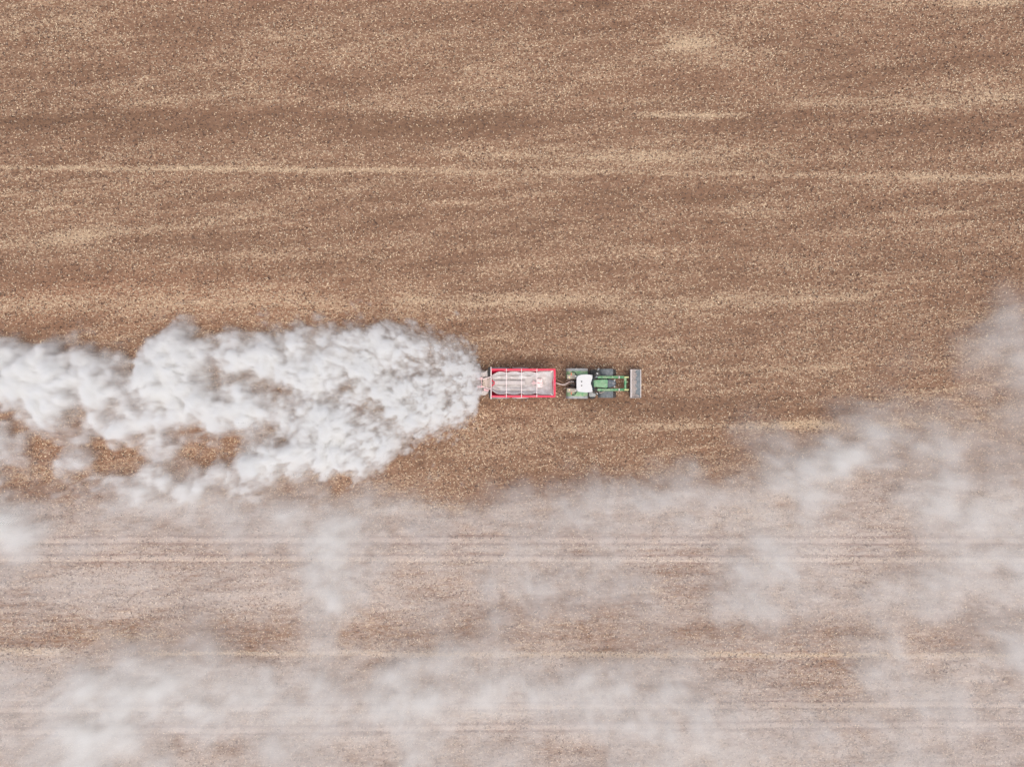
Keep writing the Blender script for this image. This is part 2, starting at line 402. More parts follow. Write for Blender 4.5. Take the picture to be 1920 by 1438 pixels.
def tyre(mb, c, r, w, rim_r, lugs=0, lug_h=.03):
    """tyre carcass turned round its axle, chevron lugs on the tread"""
    h = w/2
    prof = [(rim_r, -h*.78), (rim_r*1.12, -h*.95), (r*.80, -h), (r*.92, -h*.94), (r*.985, -h*.74), (r, -h*.35), (r, h*.35), (r*.985, h*.74), (r*.92, h*.94), (r*.80, h), (rim_r*1.12, h*.95), (rim_r, h*.78)]
    mb.lathe_y(prof, c, 48)
    for k in range(lugs):
        for sgn in (-1, 1):
            a0 = 2*math.pi*(k+(.5 if sgn > 0 else 0))/lugs
            vs = []
            for (y, da) in ((.02*sgn, 0), (h*.92*sgn, .55*math.pi*2/lugs*1.3)):
                for wd in (-.5, .5):
                    for rr in (r*.97, r+lug_h):
                        a = a0 - da + wd*.30*2*math.pi/lugs
                        q = rr if abs(y) < h*.5 or rr < r else rr-.03
                        vs.append(mb.bm.verts.new((c[0]+q*math.cos(a), c[1]+y, c[2]+q*math.sin(a))))
            a, b, c2, d, e, f, g, h2 = vs
            for fc in ((a, b, d, c2), (e, g, h2, f), (b, f, h2, d), (a, c2, g, e), (a, e, f, b), (c2, d, h2, g)): mb.bm.faces.new(fc)
    return mb
def wheel(parent, name, c, r, w, rim_r, lugs, tm, rm):
    o = MB().lathe_y([(0.0, w*.18), (rim_r*.4, w*.18), (rim_r*.75, w*.05), (rim_r*.95, w*.30), (rim_r, w*.40), (rim_r, -w*.40), (rim_r*.95, -w*.30), (rim_r*.75, -w*.1), (0.0, -w*.1)], c, 32).build(name, rm, parent, True)
    o.name = name
    t = tyre(MB(), c, r, w, rim_r, lugs).build("tyre", tm, o, False)
    return o

# ------------------------------------------------------------------ the tractor
TZ = 0.0
def X(px, z=0): return P(px, 719, z).x
def Y(py, z=0): return P(960, py, z).y
trac = empty("tractor", (X(1105), Y(719), 0), "green tractor with white cab roof and front loader bucket, pulling the red trailer", "tractor")
rr = .93
xr, xf = X(1083, 1), X(1139, .8)
yc = (Y(700.6, 1.6)+Y(738, 1.6))/2
for sgn, py in ((1, 701.0), (-1, 737.8)):
    y = Y(py, 1.6)
    wheel(trac, "rear_wheel", (xr, y, rr), rr, .70, .50, 20, TYRE, GREEN)
    # rear fender: broad arched plate, rubber lip outside
    seg = 14; zt = 2*rr+.10
    def arch(x0, x1, r, c, y0, y1, m, name, a0=8, a1=172, thick=.04, par=trac):
        mb = MB(); bm = mb.bm
        cols = []
        for k in range(seg+1):
            a = R(a0+(a1-a0)*k/seg)
            row = []
            for (rad, yy) in ((r, y0), (r, y1), (r-thick, y1), (r-thick, y0)):
                sx = math.cos(a); sz = math.sin(a)
                # squarer than a circle: flat on top
                q = (abs(sx)**3.2+abs(sz)**3.2)**(-1/3.2)
                row.append(bm.verts.new((c[0]+(x1-x0)/2*(rad/r)*sx*q, yy, c[2]+rad*sz*q)))
            cols.append(row)
        for a, b in zip(cols, cols[1:]):
            for k in range(4): bm.faces.new((a[k], a[(k+1) % 4], b[(k+1) % 4], b[k]))
        bm.faces.new(cols[0]); bm.faces.new(cols[-1][::-1])
        return mb.build(name, m, par, True)
    xa, xb = X(1062.3, 1.6), X(1103.0, 1.6)
    cx = (xa+xb)/2
    yo = Y(690.8 if sgn > 0 else 747.4, 1.9); yl = Y(695.8 if sgn > 0 else 742.6, 1.9); yi = Y(710.0 if sgn > 0 else 728.4, 1.9)
    fd = arch(xa, xb, rr+.13, (cx, 0, rr), yi, yl, GREEND, "rear_fender")
    arch(xa-.02, xb+.02, rr+.10, (cx, 0, rr-.01), yl, yo, GREYD, "fender_lip", par=fd)
    zt = rr+.13+rr
    MB().box(cx-.02, xb-.1, yl-.17*sgn, yl-.50*sgn, zt, zt+.05, .02).build("fender_panel", GREEN, fd)
    MB().box(xa+.02, cx-.12, yl-.30*sgn, yi-.02*sgn, zt-.03, zt+.03, .04).build("fender_corner", BELT, fd)
    MB().box(xa+.31, xa+.38, yl-.12*sgn, yl-.34*sgn, zt+.01, zt+.10, .015).build("tail_light", LAMP_R, fd)
    MB().sphere((xa+.20, yi+.12*sgn, zt+.02), (.075, .06, .05)).build("marker_lamp", LAMP_Y, fd, True)
    MB().tube([(xa+.40, yl-.09*sgn, zt+.05), (xa+.52, yl-.08*sgn, zt+.16), (xa+.66, yl-.16*sgn, zt+.2), (xa+.75, yl-.34*sgn, zt+.16), (xa+.82, yl-.44*sgn, zt+.05)], .035).build("handrail", BLACK, fd, True)
    MB().box(xb-.40, xb-.14, yl-.30*sgn, yl-.42*sgn, zt+.05, zt+.07, .01).build("fender_vent", BLACK, fd)
    # front wheel and its fender
    yw = Y(698.0 if sgn > 0 else 739.6, 1.2)
    wheel(trac, "front_wheel", (xf, yw, .70), .70, .52, .36, 18, TYRE, GREEN)
    xa2, xb2 = X(1122.5, 1.4), X(1145.5, 1.4)
    mb = MB(); bm = mb.bm
    pr = []
    for k in range(9):
        a = R(62+(172-62)*k/8); pr.append((xf+.80*math.cos(a), .70+.80*math.sin(a)))
    inn = [(xf+.76*math.cos(R(62+110*k/8)), .70+.76*math.sin(R(62+110*k/8))) for k in range(9)]
    mb.sideprism(pr+inn[::-1], yw-.27, yw+.27, 0)
    ff = mb.build("front_fender", GREY, trac, True)
    MB().cyl((xf, yw-.3*sgn, 1.0), (xf, yw-.3*sgn, 1.52), .03).build("fender_bracket", BLACK, ff)
# chassis, axles
c0 = 0.5*(Y(698, 1.2)+Y(739.6, 1.2))
MB().box(X(1068), X(1146), c0-.26, c0+.26, .62, 1.15, .05).box(X(1128), X(1152), c0-.20, c0+.20, .5, 1.0, .04).cyl((xr, c0-1.0, rr), (xr, c0+1.0, rr), .14).cyl((xf, c0-.9, .70), (xf, c0+.9, .70), .09).build("chassis", BLACK, trac)
MB().box(X(1104), X(1121), Y(704), Y(694), .55, 1.15, .06).build("fuel_tank", BLACK, trac, True)
MB().box(X(1104.2, 1), X(1116.5, 1), Y(743.8, 1), Y(735.2, 1), .55, 1.22, .05).build("battery_box", GREYD, trac, True)
st = MB()
for z, yy in ((.45, 1.18), (.78, 1.10), (1.1, 1.02)): st.box(X(1105), X(1112), c0-yy-.12, c0-yy+.12, z, z+.03, .01)
st.box(X(1105)-.03, X(1105), c0-1.25, c0-.95, .42, 1.15, .01).box(X(1112), X(1112)+.03, c0-1.25, c0-.95, .42, 1.15, .01)
st.build("cab_step", BLACK, trac)
# hood
z1 = 1.95
def hy(py): return Y(py, z1)
hx = lambda p: X(p, z1)
MB().prism([(hx(1113), hy(725)), (hx(1139.8), hy(727.4)), (hx(1139.8), hy(711)), (hx(1113), hy(712.6))], 1.05, z1, .06, lambda x, y: z1-.10*(x-hx(1113))/1.2).build("hood", GREEN, trac, True)
MB().box(hx(1116), hx(1119.9), hy(724.8), hy(713.2), z1-.06, z1+.012, .02).box(hx(1117), hx(1138), hy(719.8), hy(719.1), z1-.07, z1+.0, .005).build("hood_ridge", GREEN, trac)
nose = [(hx(1140.0), hy(727.2)), (hx(1149), hy(726.4)), (hx(1153.5), hy(724)), (hx(1156.2), hy(721)), (hx(1156.6), hy(719)), (hx(1156.2), hy(717)), (hx(1153.5), hy(714)), (hx(1149), hy(711.6)), (hx(1140.0), hy(711.2))]
no = MB().prism(nose, .85, 1.8, .07, lambda x, y: 1.83-.35*((x-hx(1140))/.72)**2).build("nose", SLATE, trac, True)
MB().box(hx(1141.5), hx(1147), hy(719.5), hy(714.5), 1.72, 1.80, .03).build("air_intake", GREY, no, True)
MB().box(hx(1149), hx(1154), hy(719.3), hy(718.5), 1.56, 1.72, .02).build("badge_bar", STEEL, no)
for py in (712.8, 725.2): MB().sphere((hx(1154.2), hy(py)-.0, 1.35), (.07, .09, .07)).build("headlight", WHITE, no, True)
# cab
zc = 2.75
cabx = lambda p, z=zc: X(p, z)
cabp = MB()
for px, py in ((1083, 705), (1083, 733), (1111, 707), (1111, 731), (1098, 703.5), (1098, 734.5)):
    cabp.cyl((cabx(px, 1.4), Y(py, 1.4), 1.1), (cabx(px, 2.7), Y(719+(py-719)*.93, 2.7), 2.72), .045)
cabp.box(cabx(1083), cabx(1113), Y(733), Y(705), .95, 1.25, .05)
cab = cabp.build("cab", BLACK, trac)
roof = [(1081.3, 706), (1081.0, 719), (1081.3, 732.2), (1083, 733.9), (1090, 735.2), (1100, 735.9), (1106, 735.7), (1112.6, 734.4), (1109.4, 729), (1107.9, 724), (1107.5, 719), (1107.9, 713.6), (1109.4, 708), (1112.6, 703.6), (1106, 702.4), (1100, 702.0), (1090, 702.6), (1083, 704.2)]
rf = MB().prism([(X(x, 3.0), Y(y, 3.0)) for x, y in roof][::1], 2.72, 2.98, .06, lambda x, y: 3.0-.05*((y-c0)/.7)**2).build("roof", WHITE, cab, True)
for py in (715.4, 723.1): MB().cyl((X(1090.6, 3), Y(py, 3), 2.95), (X(1090.6, 3), Y(py, 3), 3.03), .05).build("roof_vent", BLACK, cab)
for py in (705.3, 732.8): MB().box(X(1077.4, 2.8), X(1081.6, 2.8), Y(py+.7, 2.8), Y(py-.7, 2.8), 2.76, 2.86, .02).build("work_light", WHITE, cab)
gl = MB(); bm = gl.bm
q = [bm.verts.new(v) for v in ((X(1108, 2.7), Y(730, 2.7), 2.70), (X(1108, 2.7), Y(708.4, 2.7), 2.70), (X(1113.6, 1.9), Y(707.6, 1.9), 1.85), (X(1113.6, 1.9), Y(730.8, 1.9), 1.85))]
f = bm.faces.new(q); bmesh.ops.solidify(bm, geom=[f], thickness=.02)
gl.build("windscreen", GLASS, cab)
MB().box(X(1108.6, 2.4), X(1109.4, 2.4), Y(729.5, 2.4), Y(709, 2.4), 2.60, 2.64, .01).tube([(X(1110.3, 2.2), Y(727, 2.2), 2.43), (X(1111.2, 2.2), Y(719, 2.2), 2.35), (X(1110.8, 2.2), Y(711, 2.2), 2.38)], .02).build("wiper", BLACK, cab)
for s_, pys in ((1, (709, 733)),):
    for py in pys:
        g = MB().box(X(1084, 2), X(1110, 2), Y(py-.0 if py > 719 else py, 2)-.01, Y(py, 2)+.01, 1.3, 2.70, 0).build("side_window", GLASS, cab)
MB().box(X(1082.6, 2), X(1083, 2), Y(732, 2), Y(706, 2), 1.35, 2.7, 0).build("rear_window", GLASS, cab)
MB().box(X(1112.6, 1.8), X(1115.2, 1.8), Y(733, 1.8), Y(705, 1.8), 1.15, 1.86, .03).build("firewall", BLACK, trac)
# mirrors
m1 = MB().tube([(X(1111, 2.5), Y(706, 2.5), 2.5), (X(1114, 2.4), Y(702, 2.4), 2.5), (X(1120, 2.4), Y(695, 2.4), 2.45)], .03).build("mirror", BLACK, trac, True)
MB().prism([(X(1114.5, 2.3), Y(704, 2.3)), (X(1121, 2.3), Y(706.5, 2.3)), (X(1125.8, 2.3), Y(704.5, 2.3)), (X(1125, 2.3), Y(699, 2.3)), (X(1121, 2.3), Y(696.5, 2.3)), (X(1117, 2.3), Y(699, 2.3))], 2.05, 2.3, .03).build("mirror_head", BLACK, m1, True)
MB().box(X(1118.4, 2.4), X(1121.8, 2.4), Y(701.4, 2.4), Y(699.2, 2.4), 2.29, 2.33, .03, Matrix.Rotation(R(-30), 4, 'Z')).build("mirror_glare", WHITE, m1, True)  # white slab painted in for the bright spot on this mirror
MB().cyl((X(1121, 2.4), Y(693.2, 2.4), 2.3), (X(1122.6, 2.4), Y(691.6, 2.4), 2.45), .07).build("work_light", GREYD, m1)
m2 = MB().tube([(X(1111, 2.5), Y(732, 2.5), 2.5), (X(1114, 2.4), Y(736, 2.4), 2.5), (X(1121, 2.4), Y(741, 2.4), 2.4)], .035).build("mirror", BLACK, trac, True)
MB().box(X(1112, 2.3), X(1116.5, 2.3), Y(738, 2.3), Y(734, 2.3), 2.1, 2.4, .05, Matrix.Rotation(R(-35), 4, 'Z')).build("mirror_head", GREY, m2, True)
MB().box(X(1117.2, 2.3), X(1121.4, 2.3), Y(738.6, 2.3), Y(737.0, 2.3), 2.32, 2.46, .03, Matrix.Rotation(R(-52), 4, 'Z')).build("mirror_glare", WHITE, m2, True)  # white slab standing in for the strip of glare on the mirror
# exhaust stack
MB().cyl((X(1117.5, 2), Y(706.2, 2), 1.2), (X(1117.5, 2), Y(706.2, 2), 2.5), .07).cyl((X(1117.5, 2), Y(706.2, 2), 1.5), (X(1117.5, 2), Y(706.2, 2), 2.1), .11).build("exhaust", SLATE, trac, True)
# front loader
for py in (707.1, 730.7):
    w = .10
    yy = Y(py, 1.7)
    side = [(X(1120, 1.7), 1.60), (X(1120, 1.7), 1.82), (X(1150, 1.5), 1.66), (X(1166, 1.2), 1.20), (X(1179.5, .8), .70), (X(1178, .8), .52), (X(1163, 1.2), 1.00), (X(1148, 1.5), 1.46)]
    arm = MB().sideprism(side, yy-w, yy+w, .02).build("loader_arm", GREEN, trac)
    MB().cyl((X(1127, 1.6), yy, 1.86), (X(1149, 1.6), yy, 1.73), .035).build("hydraulic_ram", GREEND, arm)
    MB().box(X(1160.0, 1.5), X(1162.6, 1.5), yy-.11, yy+.11, 1.12, 1.45, .03).build("knee_joint", STEEL, arm)
    MB().cyl((X(1170, 1), yy, 1.15), (X(1179.0, 1), yy, .98), .04).build("tilt_ram", LAMP_Y, arm)
    MB().box(X(1115, 1.6), X(1127, 1.6), yy-.13, yy+.13, 1.05, 1.66, .04).box(X(1122), X(1130), yy-.1*(1 if py < 719 else -1)-.1, yy-.1*(1 if py < 719 else -1)+.1, .7, 1.3, .03).build("loader_bracket", BLACK, arm)
MB().cyl((X(1172.6, 1.1), Y(707.6, 1.1), 1.0), (X(1172.6, 1.1), Y(730.2, 1.1), 1.0), .10).build("cross_tube", GREEN, trac, True)
MB().box(X(1170.4, 1.1), X(1174.6, 1.1), Y(713.2, 1.1), Y(708.6, 1.1), 1.03, 1.11, .03).box(X(1174, 1.1), X(1177, 1.1), Y(717.5, 1.1), Y(714.8, 1.1), .98, 1.1, .03).build("tube_bracket", GREEND, trac, True)
MB().tube([(X(1124, 1.6), Y(731, 1.6), 1.7), (X(1123, 1.6), Y(735, 1.6), 1.62), (X(1125, 1.6), Y(737, 1.6), 1.58), (X(1129, 1.6), Y(736, 1.6), 1.56), (X(1134, 1.6), Y(733, 1.6), 1.62)], .025).build("hydraulic_hose", HOSE, trac, True)
# bucket: bottom, back, two sides, lip
bx0, bx1 = X(1181.4, .9), X(1204.6, .9); by0, by1 = Y(746.0, .9), Y(692.6, .9)
bk = MB()
prof = [(bx0, 1.05), (bx0+.02, .55), (bx0+.12, .32), (bx0+.40, .22), (bx1, .24)]
inner = [(bx0+.05, 1.05), (bx0+.07, .56), (bx0+.16, .37), (bx0+.42, .27), (bx1, .27)]
bk.sideprism(prof+inner[::-1], by0+.03, by1-.03, 0)
bucket = bk.build("bucket", SLATE, trac)
sp = [(bx0, 1.05), (bx0+.02, .55), (bx0+.12, .32), (bx0+.40, .22), (bx1, .24), (bx1, .34), (bx0+.5, 1.0), (bx0+.30, 1.05)]
for ya in (by0, by1-.03): MB().sideprism(sp, ya, ya+.03, .004).build("bucket_side", STEEL, bucket)
MB().box(bx0-.01, bx0+.10, by0, by1, 1.04, 1.12, .02).build("bucket_rim", STEEL, bucket)
MB().box(bx1-.07, bx1+.01, by0-.01, by1+.01, .275, .31, .008).build("cutting_edge", STEEL, bucket)
# soil and lime caked on the bucket back
ck = MB(); n_ = 28; tr = []
for i in range(n_+1):
    y = by0+.04+(by1-by0-.08)*i/n_
    e = bx0+.62+.06*math.sin(i*.9)+.05*math.sin(i*2.3+1)+(.22 if i < 3 else 0)
    row = [(bx0+.05, .98), (bx0+.14, .92+.03*math.sin(i*1.7)), (bx0+.30, .70+.03*math.sin(i*2.1)), (e-.06, .42), (e, .285), (bx0+.08, .29)]
    tr.append([ck.bm.verts.new((x, y, z)) for x, z in row])
for a, b in zip(tr, tr[1:]):
    for k in range(6): ck.bm.faces.new((a[k], a[(k+1) % 6], b[(k+1) % 6], b[k]))
ck.bm.faces.new(tr[0][::-1]); ck.bm.faces.new(tr[-1])
lb = ck.build("bucket_residue", mat("caked_soil", (.52, .48, .455), .9, dust=.5, dust_col=(.38, .31, .27), scale=6), None, True)
tag(lb, "ridge of caked grey soil lying in the back of the tractor bucket", "soil")
# three-point hitch and hoses at the rear
h = MB()
for dy in (-.28, .28): h.cyl((X(1077), c0+dy, 1.0), (X(1066), c0+dy*1.3, .62), .045)
h.cyl((X(1076), c0, 1.25), (X(1068), c0+.05, 1.0), .05).cyl((X(1072), c0-.35, .95), (X(1072), c0+.35, .95), .04).box(X(1062), X(1074), c0-.06, c0+.06, .42, .50, .01)
h.build("rear_hitch", HITCH, trac)

# ------------------------------------------------------------------ the spreader trailer
tl = empty("spreader_trailer", (X(980), Y(718), 0), "red open lime spreader trailer towed behind the green tractor, three cross bars over its tub", "trailer")
ZT = 2.45
xa, xb = X(920.4, ZT), X(1041.6, ZT); ya, yb = Y(744.7, ZT), Y(691.5, ZT)
ym = (ya+yb)/2
# tub of four slanting walls with thickness
def wallquad(p0, p1, p2, p3, t, name, m, nrm):
    mb = MB(); bm = mb.bm; n = Vector(nrm)*t
    a = [bm.verts.new(Vector(p)) for p in (p0, p1, p2, p3)]; b = [bm.verts.new(Vector(p)+n) for p in (p0, p1, p2, p3)]
    bm.faces.new(a); bm.faces.new(b[::-1])
    for i in range(4): bm.faces.new((a[i], b[i], b[(i+1) % 4], a[(i+1) % 4]))
    return mb.build(name, m, tl)
sl, zb = .50, 1.05
wallquad((xa, ya+.05, ZT), (xb, ya+.05, ZT), (xb-.3, ya+sl, zb), (xa, ya+sl, zb), .03, "side_wall", RED, (0, -.95, -.3))
wallquad((xa, yb-.05, ZT), (xb, yb-.05, ZT), (xb-.3, yb-sl, zb), (xa, yb-sl, zb), .03, "side_wall", RED, (0, .95, -.3))
wallquad((xb-.05, ya+.05, ZT), (xb-.05, yb-.05, ZT), (xb-.35, yb-sl, zb), (xb-.35, ya+sl, zb), .03, "front_wall", RED, (.95, 0, -.3))
wallquad((xa+.02, ya+.05, ZT), (xa+.02, yb-.05, ZT), (xa+.06, yb-sl, zb+.35), (xa+.06, ya+sl, zb+.35), .03, "rear_wall", REDD, (-1, 0, 0))
MB().box(xa-.05, xb-.4, ya+sl-.02, yb-sl+.02, zb-.06, zb, .01).build("tub_floor", STEEL, tl)
# top rim: box section all round, butted
MB().box(xa, xb, ya-.01, ya+.14, ZT-.04, ZT+.05, .015).build("rim_rail", RED, tl)
MB().box(xa, xb, yb-.14, yb+.01, ZT-.04, ZT+.05, .015).build("rim_rail", RED, tl)
MB().box(xb-.15, xb+.012, ya+.143, yb-.143, ZT-.038, ZT+.052, .015).build("rim_rail", RED, tl)
MB().box(xa-.02, xa+.05, ya-.16, yb+.16, ZT-.036, ZT+.056, .015).build("rear_frame", BAR, tl)
for px in (949.5, 977.8, 1006.5):
    MB().box(X(px, ZT)-.025, X(px, ZT)+.025, ya+.0, yb-.0, ZT+.055, ZT+.11, .012).build("cross_bar", BAR, tl)
# pale worn strips along the inside of the rim, front corner plates
MB().box(X(945, ZT), X(1038, ZT), ya+.145, ya+.165, ZT-.07, ZT-.03, .008).build("rim_lip", BAR, tl)
MB().box(X(945, ZT), X(1038, ZT), yb-.165, yb-.145, ZT-.07, ZT-.03, .008).build("rim_lip", BAR, tl)
MB().box(xb-.175, xb-.155, ya+.2, yb-.2, ZT-.09, ZT-.03, .008).build("rim_lip", BAR, tl)
for s_, yy in ((1, ya+.19), (-1, yb-.19)):
    MB().box(xb-.42, xb-.14, yy-.03, yy+.03, ZT-.12, ZT-.05, .01, Matrix.Rotation(R(-38*s_), 4, 'Z')).build("corner_brace", BAR, tl)
# cover beam over the floor chain, V bracket behind, gearbox plate
zc2 = 1.95
MB().sideprism([(X(927, zc2), zc2-.25), (X(927, zc2), zc2), (X(984, zc2), zc2), (X(984, zc2), zc2-.25)], Y(721.3, zc2), Y(714.0, zc2), .02).build("chain_cover", STEEL, tl, label="long pale grey beam over the floor chain")
v = MB()
for s_ in (-1, 1): v.cyl((xa+.05, ym+.24*s_, zc2), (X(927.5, zc2), ym+.03*s_, zc2+.02), .045)
v.build("v_bracket", RED, tl)
MB().box(X(1007.5, 1.95), X(1016.8, 1.95), Y(726.4, 1.95), Y(710.2, 1.95), 1.86, 1.92, .02).build("gearbox_plate", BAR, tl, label="square pinkish plate at the front of the tub")
g = MB().box(X(996.5, 2), X(1018, 2), Y(719.4, 2), Y(717.3, 2), 1.93, 2.0, .02)
g.box(X(998, 2), X(1006, 2), Y(721, 2), Y(719.6, 2), 1.90, 1.98, .02, Matrix.Rotation(R(24), 4, 'Z')).box(X(998, 2), X(1006, 2), Y(716.8, 2), Y(715.2, 2), 1.90, 1.98, .02, Matrix.Rotation(R(-24), 4, 'Z')).cyl((X(1013.5, 2), Y(712.8, 2), 1.9), (X(1013.5, 2), Y(712.8, 2), 2.05), .07).cyl((X(1014.5, 2), Y(722.6, 2), 1.9), (X(1014.5, 2), Y(722.6, 2), 2.0), .06)
g.build("bracket", REDD, tl)
# chassis rails, axles
MB().box(xa-.3, xb+.1, ym-.45, ym-.33, .82, .98, .02).box(xa-.3, xb+.1, ym+.33, ym+.45, .82, .98, .02).box(xb-.02, xb+.1, ym-.32, ym+.32, .82, .97, .02).build("chassis", REDD, tl)
for px in (938.5, 975.5):
    MB().cyl((X(px, .6), ym-1.1, .60), (X(px, .6), ym+1.1, .60), .06).build("axle", BLACK, tl)
    for s_ in (-1, 1):
        L = .70 if px < 950 else .66
        cw = (X(px, .6), ym+1.03*s_, .60)
        wheel(tl, "trailer_wheel", cw, .60, .42, .30, 0, TYRED, REDD)
        wo = ym+(1.16+.115)*s_; wi = ym+.94*s_
        pts = []
        for k in range(9):
            a = R(20+140*k/8); pts.append((cw[0]+(L+.06)*math.cos(a), .60+.74*math.sin(a)))
        inn = [(cw[0]+(L+.03)*math.cos(R(20+140*k/8)), .60+.71*math.sin(R(20+140*k/8))) for k in range(9)]
        MB().sideprism(pts+inn[::-1], min(wo, wi), max(wo, wi), 0).build("mudguard", GREYD if (px < 950) else STEEL, tl, True)
# drawbar: an A frame closing on the eye
db = MB()
for s_ in (-1, 1): db.cyl((xb+.05, ym+.38*s_, .86), (X(1056), c0+.05*s_, .58), .05)
db.cyl((X(1055), c0, .58), (X(1064), c0, .53), .06)
db.build("drawbar", HITCH, tl, True)
def swag(pts, r, name="hose", m=HOSE):
    pts = [Vector(p) for p in pts]; out = []
    for i in range(len(pts)-1):
        p0, p1, p2, p3 = pts[max(i-1, 0)], pts[i], pts[i+1], pts[min(i+2, len(pts)-1)]
        for k in range(6):
            t = k/6
            out.append(.5*((2*p1)+(p2-p0)*t+(2*p0-5*p1+4*p2-p3)*t*t+(-p0+3*p1-3*p2+p3)*t**3))
    out.append(pts[-1])
    return MB().tube(out, r).build(name, m, tl, True)
swag([(*P(1041, 717.6, 1.8)[:2], 1.8), (*P(1048, 719.6, 1.5)[:2], 1.5), (*P(1058, 721.2, 1.2)[:2], 1.2), (*P(1064, 717.8, 1.2)[:2], 1.25), (*P(1069, 715.6, 1.3)[:2], 1.4), (*P(1076, 715.4, 1.4)[:2], 1.45)], .028, m=BAR)
swag([(*P(1042, 718.4, 1.6)[:2], 1.6), (*P(1052, 721.6, 1.2)[:2], 1.2), (*P(1061, 722.6, 1)[:2], 1.0), (*P(1066, 719, 1)[:2], 1.2), (*P(1075, 718.5, 1)[:2], 1.35)], .028)
swag([(*P(1057, 728.5, .9)[:2], .9), (*P(1064, 726.8, 1)[:2], 1.0), (*P(1070, 726.6, 1)[:2], 1.15), (*P(1076, 725, 1)[:2], 1.25)], .03)
swag([(*P(1062, 713.5, .9)[:2], .95), (*P(1068, 712.6, 1)[:2], 1.1), (*P(1074, 713.5, 1)[:2], 1.3)], .025)
swag([(*P(1069, 722.5, .9)[:2], 1.0), (*P(1072, 721.0, 1)[:2], 1.1), (*P(1077, 721.6, 1)[:2], 1.3)], .025)
# rear spreading unit
zr = 1.35
rx = lambda p, z=zr: X(p, z)
MB().box(rx(915.2), rx(919.4), Y(704.5, zr), Y(688.8, zr), .7, 1.5, .03).build("side_shield", BLACK, tl)
MB().prism([(rx(915.2), Y(733.5, zr)), (rx(919.2), Y(731, zr)), (rx(920.4), Y(747, zr)), (rx(917.5), Y(746, zr))][::-1], .7, 1.5, .02).build("side_shield", BLACK, tl)
MB().prism([(rx(901.5), Y(706.2, zr)), (rx(901.8), Y(698.6, zr)), (rx(909), Y(697.6, zr)), (rx(913.4), Y(694), zr)[:2], (rx(914.6), Y(706.2, zr))], 1.2, 1.26, .01).build("disc_cover", STEEL, tl, label="grey cover plate over the far spreading disc")
MB().prism([(rx(901.5), Y(738.0, zr)), (rx(901.5), Y(732.8, zr)), (rx(914.6), Y(732.8, zr)), (rx(915.6), Y(737.0, zr)), (rx(910), Y(738.5, zr))], 1.2, 1.26, .01).build("disc_cover", STEEL, tl, label="grey cover plate over the near spreading disc")
for py in (705, 732):
    MB().cyl((rx(906), Y(py, 1), .80), (rx(906), Y(py, 1), .84), .42, seg=28).cyl((rx(906), Y(py, 1), .84), (rx(906), Y(py, 1), 1.15), .05).build("spreading_disc", STEEL, tl)
MB().prism([(rx(904.5, 1.5), Y(724.5, 1.5)), (rx(905.5, 1.5), Y(712.6, 1.5)), (rx(909, 1.5), Y(708.8, 1.5)), (rx(920.2, 1.5), Y(706.2, 1.5)), (rx(920.2, 1.5), Y(729.0, 1.5)), (rx(910, 1.5), Y(727.4, 1.5))], 1.40, 1.46, .01).build("outlet_chute", BELT, tl)
ch = MB()
for k in range(4): ch.box(rx(909.5+2.6*k, 1.5), rx(910.0+2.6*k, 1.5), Y(726.6, 1.5), Y(709.8, 1.5), 1.462, 1.48, 0)
ch.cyl((rx(905, 1.5), Y(711.5, 1.5), 1.52), (rx(920, 1.5), Y(706.4, 1.5), 1.60), .04).cyl((rx(905, 1.5), Y(725.2, 1.5), 1.52), (rx(920, 1.5), Y(729.4, 1.5), 1.60), .04)
ch.build("chute_frame", BAR, tl)
MB().box(rx(901.8), rx(902.8), Y(706, zr), Y(699, zr), 1.3, 1.5, .01).build("rear_guard", WHITE, tl)
MB().box(rx(901.8), rx(902.8), Y(735.6, zr), Y(729.8, zr), 1.3, 1.5, .01).build("rear_guard", WHITE, tl)
MB().box(rx(902.4, 1.6), rx(903.4, 1.6), Y(725, 1.6), Y(710, 1.6), 1.55, 1.62, .01).build("rear_link", REDD, tl)
for (x0, y0, x1, y1) in ((896, 709.6, 905, 708.9), (895.8, 725.2, 905, 724.6), (908, 730.2, 916.5, 732.2)):
    MB().cyl((rx(x0, 1.5), Y(y0, 1.5), 1.58), (rx(x1, 1.5), Y(y1, 1.5), 1.62), .085).cyl((rx(x0, 1.5), Y(y0, 1.5), 1.62), (rx(x0+2.5, 1.5), Y(y0-.2, 1.5), 1.64), .12).build("disc_motor", REDD, tl, True)
# the lime left in the tub
lu = np.linspace(0, 1, 90); lv = np.linspace(0, 1, 46)
LU, LV = np.meshgrid(lu, lv)
lx = xa+.07+LU*(xb-.12-xa-.07)
fr = sstep(.86, 1.0, LU)
wz = .06+.12*(.5+.5*np.sin(LU*21+.6))*(1-sstep(.55, .8, LU))
side = np.abs(LV-.5)*2
lhn = fbm(LU*9, LV*4, LU*0+.4, 4, 21)
ridge = np.abs(np.sin((LU-.005)*math.pi*4.28))**.6
lz = 1.46+.70*side**1.8*(1-.2*fr)+.14*lhn+.25*fr - .42*ridge*np.exp(-((side-.80)/.065)**2)*(1-sstep(.6, .7, LU))
half = np.interp(lz, [zb, ZT], [(yb-ya)/2-sl, (yb-ya)/2-.05])-.01
half = half*(1-(.085+.11*(1-ridge)+.20*(1-sstep(0, .13, LU)))*(1-.6*sstep(.78, 1, LU))-.02*lhn)
ly = ym+(LV-.5)*2*half
lco = np.stack([lx-fr*0*.1, ly, lz], -1).reshape(-1, 3).astype(np.float32)
n1, n2 = LU.shape
ii = np.arange((n1-1)*(n2-1)); b_ = (ii//(n2-1))*n2+ii % (n2-1)
lme = quad_mesh("lime_load", lco, np.stack([b_, b_+1, b_+n2+1, b_+n2], -1).astype(np.int32))
